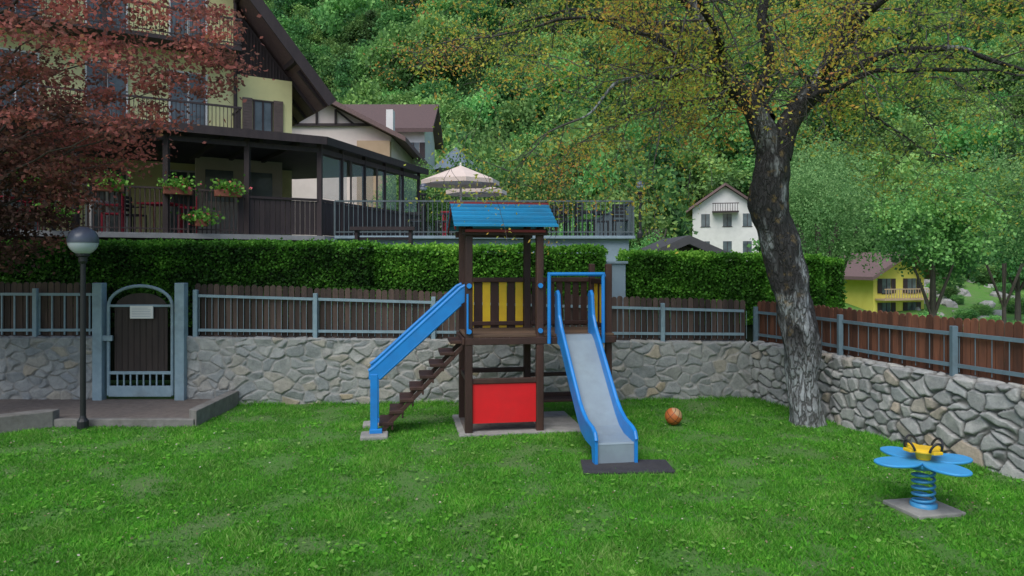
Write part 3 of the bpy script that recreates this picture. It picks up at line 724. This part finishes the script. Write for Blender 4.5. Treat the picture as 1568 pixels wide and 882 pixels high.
mb.build('balcony',M['tan'],E)
house('white_annex',22.2,25.4,58,64,-3,1.4,2.8,M['white'],M['tile'],rz=.1,wins=((0,-.3,.8,1),(0,-2.2,.8,1.2)))
house('dark_shed',4.3,5.9,21,24,0,2.5,2.85,M['brown'],pmat('shed_roof',(.08,.08,.09),None,4,.8,.1),wins=(),ov=.35)
# ---------------- background trees
def crown(kind,seed):
    r=np.random.default_rng(seed); C=[];R=[]
    if kind=='dec':
        for k in range(60):
            d_=r.normal(size=3); d_/=np.linalg.norm(d_); rad=r.uniform(.55,1.0)
            c=np.array([d_[0]*2.6*rad,d_[1]*2.6*rad,4.6+d_[2]*2.9*rad])
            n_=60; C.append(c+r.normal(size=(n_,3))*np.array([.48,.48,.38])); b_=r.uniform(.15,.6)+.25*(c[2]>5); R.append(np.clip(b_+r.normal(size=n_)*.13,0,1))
        sz=.36
    else:
        for k in range(80):
            h=r.random()**1.3; a_=r.uniform(0,6.28); rad=(1-h)*2.0*r.uniform(.6,1)
            c=np.array([rad*math.cos(a_),rad*math.sin(a_),1.2+h*8]); n_=45
            C.append(c+r.normal(size=(n_,3))*np.array([.35,.35,.25])); R.append(np.clip(r.uniform(.0,.35)+r.normal(size=n_)*.1,0,1))
        sz=.3
    return np.concatenate(C),np.concatenate(R),sz
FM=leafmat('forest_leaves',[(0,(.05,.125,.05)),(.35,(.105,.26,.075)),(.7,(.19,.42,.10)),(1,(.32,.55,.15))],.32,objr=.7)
barkm=pmat('plain_bark',(.10,.085,.07),(.05,.045,.04),6,.95,.4,30,(3,3,.5))
meshes=[]
for k,(kd) in enumerate(('dec','dec','dec','dec','con')):
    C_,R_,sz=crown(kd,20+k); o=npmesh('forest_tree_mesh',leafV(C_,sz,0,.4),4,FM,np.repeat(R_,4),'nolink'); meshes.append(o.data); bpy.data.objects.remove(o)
def blocked(x,y):
    for (a,b,c,d_) in((-17,-3,35,53),(-16,4,10,30),(20,34,50,66),(15,27,62,79)):
        if a<x<b and c<y<d_: return True
    r=x/y
    if .22<r<.37 and y<72: return True
    if .38<r<.60 and y<66: return True
    if r>.55 and y<72: return True
    return False
FO=empty('hillside_forest'); cnt=0
y_=46.
while y_<225:
    sp=3.3+ (y_-46)*.018
    x_=-.76*y_-8
    while x_<.80*y_+8:
        xx=x_+random.uniform(-.45,.45)*sp; yy=y_+random.uniform(-.45,.45)*sp
        if not blocked(xx,yy):
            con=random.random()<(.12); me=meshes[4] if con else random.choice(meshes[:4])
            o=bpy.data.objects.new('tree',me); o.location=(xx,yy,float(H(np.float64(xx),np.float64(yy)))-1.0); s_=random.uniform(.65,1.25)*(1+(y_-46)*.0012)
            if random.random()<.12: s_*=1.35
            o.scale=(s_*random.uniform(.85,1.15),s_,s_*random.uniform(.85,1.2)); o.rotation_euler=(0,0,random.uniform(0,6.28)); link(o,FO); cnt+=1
        x_+=sp
    y_+=sp*.9
print('forest',cnt)
def tree(name,x,y,z0,h,me,s,trunk=.18,crz=0,lean=0,sx=1,sz=1):
    E=empty(name,(x,y,z0)); mb=MB()
    mb.tube([(0,0,0),(lean*.3,0,h*.3),(lean,0,h*.75)],[trunk,trunk*.8,trunk*.4],10)
    for k in range(6):
        a_=k*1.05; mb.tube([(lean*.5,0,h*.4),(math.cos(a_)*s,math.sin(a_)*s,h*.75)],[trunk*.4,.03],6)
    mb.build('trunk',barkm,E); o=bpy.data.objects.new('crown',me); o.location=(lean,0,crz); o.scale=(s*sx,s,s*sz); o.rotation_euler=(0,0,random.uniform(0,6)); link(o,E)
def fine(kind,seed,mat,size,n,keep=1.0):
    C_,R_,sz=crown(kind,seed); C2=np.concatenate([C_+rng.normal(size=C_.shape)*.12 for _ in range(n)]); R2=np.concatenate([R_]*n)
    k_=rng.random(len(C2))<keep; C2=C2[k_];R2=R2[k_]
    o=npmesh('crown_mesh',leafV(C2,size,0,.4),4,mat,np.repeat(R2,4),'nolink'); me=o.data; bpy.data.objects.remove(o); return me
FD=fine('dec',51,FM,.17,4); PN=fine('dec',61,leafmat('pine_needles',[(0,(.10,.22,.08)),(.5,(.19,.38,.13)),(1,(.32,.53,.20))],.35),.12,4)
tree('linden_tree',16.4,28,-2.2,6,FD,.78,.2,2.2)
tree('pine_tree',13.2,31,-2,8,PN,.9,.2,2.4,sx=.8,sz=.9); tree('pine_tree',15.4,34,-2,8,PN,1.0,.2,2.4,sx=.9,sz=.9)
tree('pine_tree',17.0,40,-2,9,PN,1.05,.2,3.2)
tree('linden_tree',34.5,49,-2.2,6,FD,1.1,.22,1.5);tree('linden_tree',22.6,33,-2.2,6,PN,.8,.12,3.0,sz=1.1)
tree('linden_tree',6.0,30,0,5,FD,.45,.2,0);tree('linden_tree',4.2,36,0,5,FD,.65,.2,.3)
tree('linden_tree',-4.3,33,0,6,FD,.58,.2,2.4);tree('linden_tree',-1.4,36,0,6,FD,.9,.2,.6);tree('linden_tree',.8,34,0,6,FD,.85,.2,.6)
tree('linden_tree',2.8,30,0,5,FD,.5,.2,.3);tree('linden_tree',-5.2,36,0,6,FD,.55,.2,2.6)
# bushes & rocks on right meadow
BU=empty('meadow_bushes')
for k in range(150):
    yy=random.uniform(34,74); xx=random.uniform(.24,.78)*yy; r_=xx/yy
    if 22<xx<32 and 52<yy<66: continue
    if .43<r_<.57 and yy<56: continue
    far=yy>62
    s_=random.uniform(.3,.6) if far else random.uniform(.10,.28)
    if .23<r_<.38:
        if yy>58: continue
        s_=min(s_,.22)
    o=bpy.data.objects.new('bush',random.choice(meshes[:4]))
    o.location=(xx,yy,float(H(np.float64(xx),np.float64(yy)))-1.2*s_); o.scale=(s_*1.3,s_,s_*.8); link(o,BU)
RK=MB()
for k in range(90):
    yy=random.uniform(36,70); xx=random.uniform(.56,.76)*yy; s_=random.uniform(.15,.6); zz=float(H(np.float64(xx),np.float64(yy)))
    V=[];n_=7
    for L_,(rz_,rr_) in enumerate(((-.2,1),(.3,1.0),(.7,.6))):
        for q in range(n_): an=q*2*math.pi/n_+random.uniform(-.2,.2); rr=s_*rr_*random.uniform(.7,1.2); V.append((xx+rr*math.cos(an),yy+rr*math.sin(an),zz+rz_*s_))
    F=[(l*n_+q,l*n_+(q+1)%n_,(l+1)*n_+(q+1)%n_,(l+1)*n_+q) for l in(0,1) for q in range(n_)]+[tuple(2*n_+q for q in range(n_))]
    RK.add(V,F)
RK.build('meadow_rocks',pmat('rock',(.42,.41,.40),(.28,.28,.27),3,.9,.4,rnd=.2))
# ---------------- walnut tree
W=empty('walnut_tree')
m,t,b=nt('walnut_bark')
v=coords(t,(5,5,1.5)); f=noisef(t,v,3.2,9,.75); vo=N(t,'ShaderNodeTexVoronoi'); vo.feature='DISTANCE_TO_EDGE'; vo.inputs['Scale'].default_value=2.6
nv=t.nodes.new('ShaderNodeVectorMath'); nv.operation='ADD'; t.links.new(v,nv.inputs[0])
cn=N(t,'ShaderNodeTexNoise'); cn.inputs['Scale'].default_value=2.5; cn.inputs['Detail'].default_value=6; t.links.new(v,cn.inputs['Vector']); t.links.new(cn.outputs['Color'],nv.inputs[1]); t.links.new(nv.outputs[0],vo.inputs['Vector'])
e_=mathn(t,'MULTIPLY',vo.outputs['Distance'],6.0); e_.node.use_clamp=True
col=ramp(t,f,[(.25,(.12,.12,.12)),(.42,(.25,.265,.275)),(.58,(.38,.41,.43)),(.75,(.50,.53,.55))])
col=mixc(t,e_,mixc(t,1.0,col,(.3,.28,.26),'MULTIPLY'),col)
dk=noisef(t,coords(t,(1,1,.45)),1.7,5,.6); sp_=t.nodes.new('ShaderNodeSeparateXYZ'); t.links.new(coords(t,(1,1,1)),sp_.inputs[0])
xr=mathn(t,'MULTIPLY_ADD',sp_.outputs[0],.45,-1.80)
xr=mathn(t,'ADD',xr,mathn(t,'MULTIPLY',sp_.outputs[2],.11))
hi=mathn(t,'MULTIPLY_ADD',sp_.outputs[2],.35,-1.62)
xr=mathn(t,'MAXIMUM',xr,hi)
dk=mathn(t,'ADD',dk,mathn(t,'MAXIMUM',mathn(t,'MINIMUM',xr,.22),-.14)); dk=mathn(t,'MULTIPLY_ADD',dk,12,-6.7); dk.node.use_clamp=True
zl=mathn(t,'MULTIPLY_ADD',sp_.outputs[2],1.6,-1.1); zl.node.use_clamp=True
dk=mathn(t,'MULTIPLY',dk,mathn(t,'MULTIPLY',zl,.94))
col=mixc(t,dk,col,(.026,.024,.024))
og=noisef(t,coords(t,(1,1,1)),6,5); og=mathn(t,'MULTIPLY_ADD',og,8,-4.6); og.node.use_clamp=True
ogx=mathn(t,'MULTIPLY_ADD',sp_.outputs[0],-2.2,9.6); ogx.node.use_clamp=True
col=mixc(t,mathn(t,'MULTIPLY',mathn(t,'MULTIPLY',og,mathn(t,'MULTIPLY',zl,ogx)),.6),col,(.32,.22,.08))
t.links.new(col,b.inputs['Base Color']); b.inputs['Roughness'].default_value=.95
bn=t.nodes.new('ShaderNodeBump'); bn.inputs['Distance'].default_value=.04; bn.inputs['Strength'].default_value=.8; t.links.new(mathn(t,'ADD',e_,f),bn.inputs['Height']); t.links.new(bn.outputs[0],b.inputs['Normal'])
WB=m
WB2=pmat('walnut_twig_bark',(.11,.10,.095),(.05,.045,.045),5,.95,.3,30)
def spline(P,n):
    P=[Vector(p) for p in P]; out=[]
    P=[P[0]*2-P[1]]+P+[P[-1]*2-P[-2]]
    for i in range(1,len(P)-2):
        for k in range(n):
            u=k/n;a,b,c,d_=P[i-1:i+3]
            out.append(.5*((2*b)+(c-a)*u+(2*a-5*b+4*c-d_)*u*u+(3*b-a-3*c+d_)*u**3))
    out.append(P[-2]); return out
def limb(mb,P,R,n=6,sides=20,rough=.12,wob=0):
    pts=spline(P,n); rad=np.interp(np.linspace(0,1,len(pts)),np.linspace(0,1,len(R)),R)
    if wob:
        pts=[p+Vector((mn.noise(p*1.7),mn.noise(p*1.7+Vector((9,0,0))),mn.noise(p*1.7+Vector((0,9,0)))))*wob*min(1,i_/6) for i_,p in enumerate(pts)]
    o=len(mb.v); mb.tube(pts,list(rad),sides,cap=False)
    for i_,p in enumerate(pts):
        for k in range(sides):
            v=Vector(mb.v[o+i_*sides+k]); d_=v-p
            nz=mn.fractal(Vector((v.x*2.2,v.y*2.2,v.z*1.2)),.8,2,4)*1.0+.35*mn.noise(Vector((v.x*9,v.y*9,v.z*2.5)))
            mb.v[o+i_*sides+k]=tuple(p+d_*(1+rough*nz))
    return pts,rad
mb=MB()
limb(mb,[(4.33,10.6,-.1),(4.32,10.6,.1),(4.28,10.6,.86),(4.18,10.6,1.63),(3.97,10.6,2.59),(3.78,10.6,3.3),(3.88,10.6,4.05)],[.32,.245,.22,.27,.265,.25,.26,.21],14,40,.24)
limbs=[
 ([(3.86,10.6,3.95),(3.55,10.55,4.6),(3.1,10.5,5.15),(2.88,10.5,5.7),(2.5,10.4,6.3),(2.1,10.3,7.4)],[.20,.16,.14,.12,.09,.04]),
 ([(3.92,10.6,3.95),(4.15,10.6,4.55),(4.62,10.7,5.15),(4.95,10.8,5.8),(5.3,10.9,6.8),(5.5,10.9,8)],[.20,.16,.14,.11,.08,.04]),
 ([(3.55,10.55,4.65),(3.7,10.5,5.3),(3.55,10.3,6.1),(3.8,10.2,7.3)],[.10,.08,.06,.03]),
 ([(3.1,10.5,5.1),(2.5,10.2,5.2),(1.7,9.9,5.6),(.7,9.7,5.7),(-.1,9.6,5.5)],[.06,.045,.032,.02,.010]),
 ([(4.62,10.7,5.1),(5.3,10.5,5.35),(6.2,10.2,5.4),(7.0,9.9,5.1),(7.6,9.8,4.6)],[.08,.06,.04,.025,.012]),
 ([(4.15,10.6,4.6),(4.6,10.2,4.9),(5.4,9.6,5.0),(6.3,9.0,4.7)],[.06,.045,.03,.012]),
 ([(2.88,10.5,5.7),(2.3,10.9,6.0),(1.4,11.3,6.3),(.3,11.6,6.3),(-.6,11.8,6.0)],[.06,.045,.032,.02,.010]),
 ([(3.8,10.6,4.5),(3.7,11.5,5.1),(3.4,12.5,5.6),(3.2,13.5,5.8)],[.09,.06,.04,.015]),
 ([(4.9,10.8,5.7),(5.7,11.4,6.0),(6.8,12,6.1),(8,12.4,5.8)],[.07,.05,.03,.012]),
 ([(3.1,10.5,5.15),(2.7,9.6,5.6),(2.2,8.7,6.0),(1.8,8.0,6.2)],[.07,.05,.03,.012]),
 ([(2.7,10.4,6.0),(1.9,10.1,6.5),(.9,9.9,6.9),(-.2,9.8,6.9)],[.06,.04,.03,.012]),
 ([(5.0,10.8,6.0),(5.9,10.3,6.6),(7.0,10,6.7)],[.06,.04,.02]),
 ([(4.5,10.7,5.0),(4.7,9.7,5.6),(5.0,8.6,6.0),(5.2,7.9,6.1)],[.07,.05,.03,.012]),
 ([(3.3,10.5,4.9),(2.9,11.0,4.9),(2.3,11.6,4.9),(1.6,12.0,4.6)],[.05,.035,.025,.01]),
 ([(3.0,10.5,5.3),(2.2,10.0,5.0),(1.5,9.6,4.7),(.9,9.4,4.3)],[.05,.035,.025,.01]),
 ([(4.3,10.6,4.75),(4.9,11.2,4.9),(5.9,11.8,4.8),(6.9,12.2,4.3)],[.05,.04,.025,.01]),
]
tips=[]; tw=MB()
def twig(mb,p,d_,L_,r_,lev):
    n_=6; pts=[p]; dd=d_.normalized()
    for k in range(n_):
        dd=(dd+Vector((random.gauss(0,.22),random.gauss(0,.22),random.gauss(.0,.16)-.04))).normalized(); pts.append(pts[-1]+dd*L_/n_)
    mb.tube(pts,[max(r_*(1-k/(n_+.5)),.003) for k in range(n_+1)],5 if lev<2 else 4,cap=False)
    for k,q in enumerate(pts):
        if lev>=2 and k>=2: tips.append(q)
        if lev==1 and k>=4: tips.append(q)
        if lev<3 and k>=1 and random.random()<(.85 if lev==1 else .5):
            sd=Vector((random.gauss(0,1),random.gauss(0,1),random.gauss(.05,.6))).normalized()
            twig(mb,q,dd*.6+sd*.9,L_*random.uniform(.4,.65),r_*.5,lev+1)
for P,R in limbs:
    pts,rad=limb(mb,P,R,7,12,.18,.14 if R[0]<.15 else 0)
    for i_ in range(len(pts)):
        if rad[i_]<.10 and random.random()<.42:
            sd=Vector((random.gauss(0,1),random.gauss(0,.9),random.gauss(0,.65))).normalized()
            dr=(pts[min(i_+1,len(pts)-1)]-pts[max(0,i_-1)]).normalized()
            twig(tw,pts[i_],sd+dr*.5,random.uniform(.9,1.8),min(rad[i_]*.4,.022),1)
    twig(tw,pts[-1],pts[-1]-pts[-3],1.4,.016,1)
mb.build('trunk_and_branches',WB,W,smooth=True); tw.build('twigs',WB2,W,smooth=True)
tp=np.array([tuple(q) for q in tips])
dd=np.hypot(tp[:,0]-3.9,(tp[:,1]-10.6)*.6); keep=(dd>.6)|(tp[:,2]>5.5); tp=tp[keep]
sel=rng.random(len(tp))<min(1,5600/len(tp)); tp=tp[sel]
print('tips',len(tp))
k=8; C_=np.repeat(tp,k,0)+rng.normal(size=(len(tp)*k,3))*np.array([.13,.13,.10])
base=np.array([mn.noise(Vector((a[0]*.6,a[1]*.6,a[2]*.8)))*.6+.36-(a[0]-3.5)*.045 for a in tp]); R_=np.clip(np.repeat(base,k)+rng.normal(size=len(C_))*.2,0,1)
WL=leafmat('walnut_leaves',[(0,(.26,.42,.09)),(.35,(.50,.58,.10)),(.6,(.70,.60,.10)),(.8,(.74,.42,.09)),(1,(.6,.26,.09))],.5)
npmesh('leaves',leafV(C_,.056,0,.25),4,WL,np.repeat(R_,4),W)
# ---------------- red maple
RM=empty('copper_maple_tree'); mb=MB()
zc=[2.3,2.7,3.5,4.0,4.5,5.1,5.5,6.2,7.2,8.2]; rc=[1.1,1.6,2.3,3.0,3.6,4.1,4.6,4.4,3.4,1.5]
ax=Vector((-8.3,10.3,0))
limb(mb,[(-8.3,10.3,-.1),(-8.35,10.3,1.2),(-8.2,10.3,2.4),(-8.3,10.3,4),(-8.3,10.3,7)],[.2,.17,.16,.12,.04],6,12,.1)
cl=[]
for k in range(700):
    z=random.uniform(2.3,8.0); R0=np.interp(z,zc,rc); rr=R0*math.sqrt(random.uniform(.10,1))*random.uniform(.86,1.06); a_=random.uniform(0,2*math.pi)
    c=Vector((ax.x+rr*math.cos(a_),ax.y+rr*math.sin(a_)*.55,z)); cl.append(c)
    if k%6==0:
        st=Vector((ax.x,ax.y,max(1.9,z-1.1*rr/2.5-.3))); md=st.lerp(c,.5)+Vector((random.gauss(0,.15),random.gauss(0,.15),.1*rr)); 
        pp=spline([st,md,c],5); pp=[q+Vector((random.gauss(0,.03),random.gauss(0,.03),random.gauss(0,.03))) for q in pp]
        mb.tube(pp,list(np.linspace(.03,.004,len(pp))),5,cap=False)
mb.build('trunk_and_branches',barkm,RM,smooth=True)
CC=[];RR=[]
for c in cl:
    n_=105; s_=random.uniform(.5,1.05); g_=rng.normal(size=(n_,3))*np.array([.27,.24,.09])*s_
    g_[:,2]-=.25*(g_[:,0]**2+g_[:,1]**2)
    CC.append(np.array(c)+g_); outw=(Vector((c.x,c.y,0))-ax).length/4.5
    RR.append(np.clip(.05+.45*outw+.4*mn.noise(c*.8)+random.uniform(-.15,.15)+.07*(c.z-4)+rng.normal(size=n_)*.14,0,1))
CC=np.concatenate(CC);RR=np.concatenate(RR)
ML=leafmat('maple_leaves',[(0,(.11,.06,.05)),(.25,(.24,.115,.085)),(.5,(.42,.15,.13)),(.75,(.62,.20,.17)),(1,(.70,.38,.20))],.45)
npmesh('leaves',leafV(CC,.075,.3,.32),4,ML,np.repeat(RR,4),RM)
# ---------------- world, sun, camera
w=bpy.data.worlds.new('World'); sc.world=w; w.use_nodes=True; t=w.node_tree
sk=t.nodes.new('ShaderNodeTexSky'); sk.sky_type='NISHITA'; sk.sun_disc=False; sk.sun_elevation=math.radians(55); sk.sun_rotation=math.radians(205); sk.air_density=1.0; sk.dust_density=2.0; sk.ozone_density=1
t.links.new(sk.outputs[0],t.nodes['Background'].inputs[0]); t.nodes['Background'].inputs[1].default_value=.15
sl=bpy.data.lights.new('sun','SUN'); sl.energy=2.2; sl.angle=math.radians(45); sl.color=(1,.97,.92)
so=link(bpy.data.objects.new('sun',sl)); 
el=math.radians(55);az=math.radians(205); dv=Vector((math.sin(az)*math.cos(el),math.cos(az)*math.cos(el),math.sin(el)))
so.rotation_euler=dv.to_track_quat('Z','Y').to_euler()
cam=bpy.data.cameras.new('camera'); cam.lens=25.26; cam.sensor_width=36; cam.shift_y=-41/1568; cam.clip_end=2000; cam.clip_start=.1
co=link(bpy.data.objects.new('camera',cam)); co.location=(0,0,2.4); co.rotation_euler=(math.radians(90),0,0); sc.camera=co
sc.view_settings.view_transform='Standard'; sc.view_settings.look='None'; sc.view_settings.exposure=0
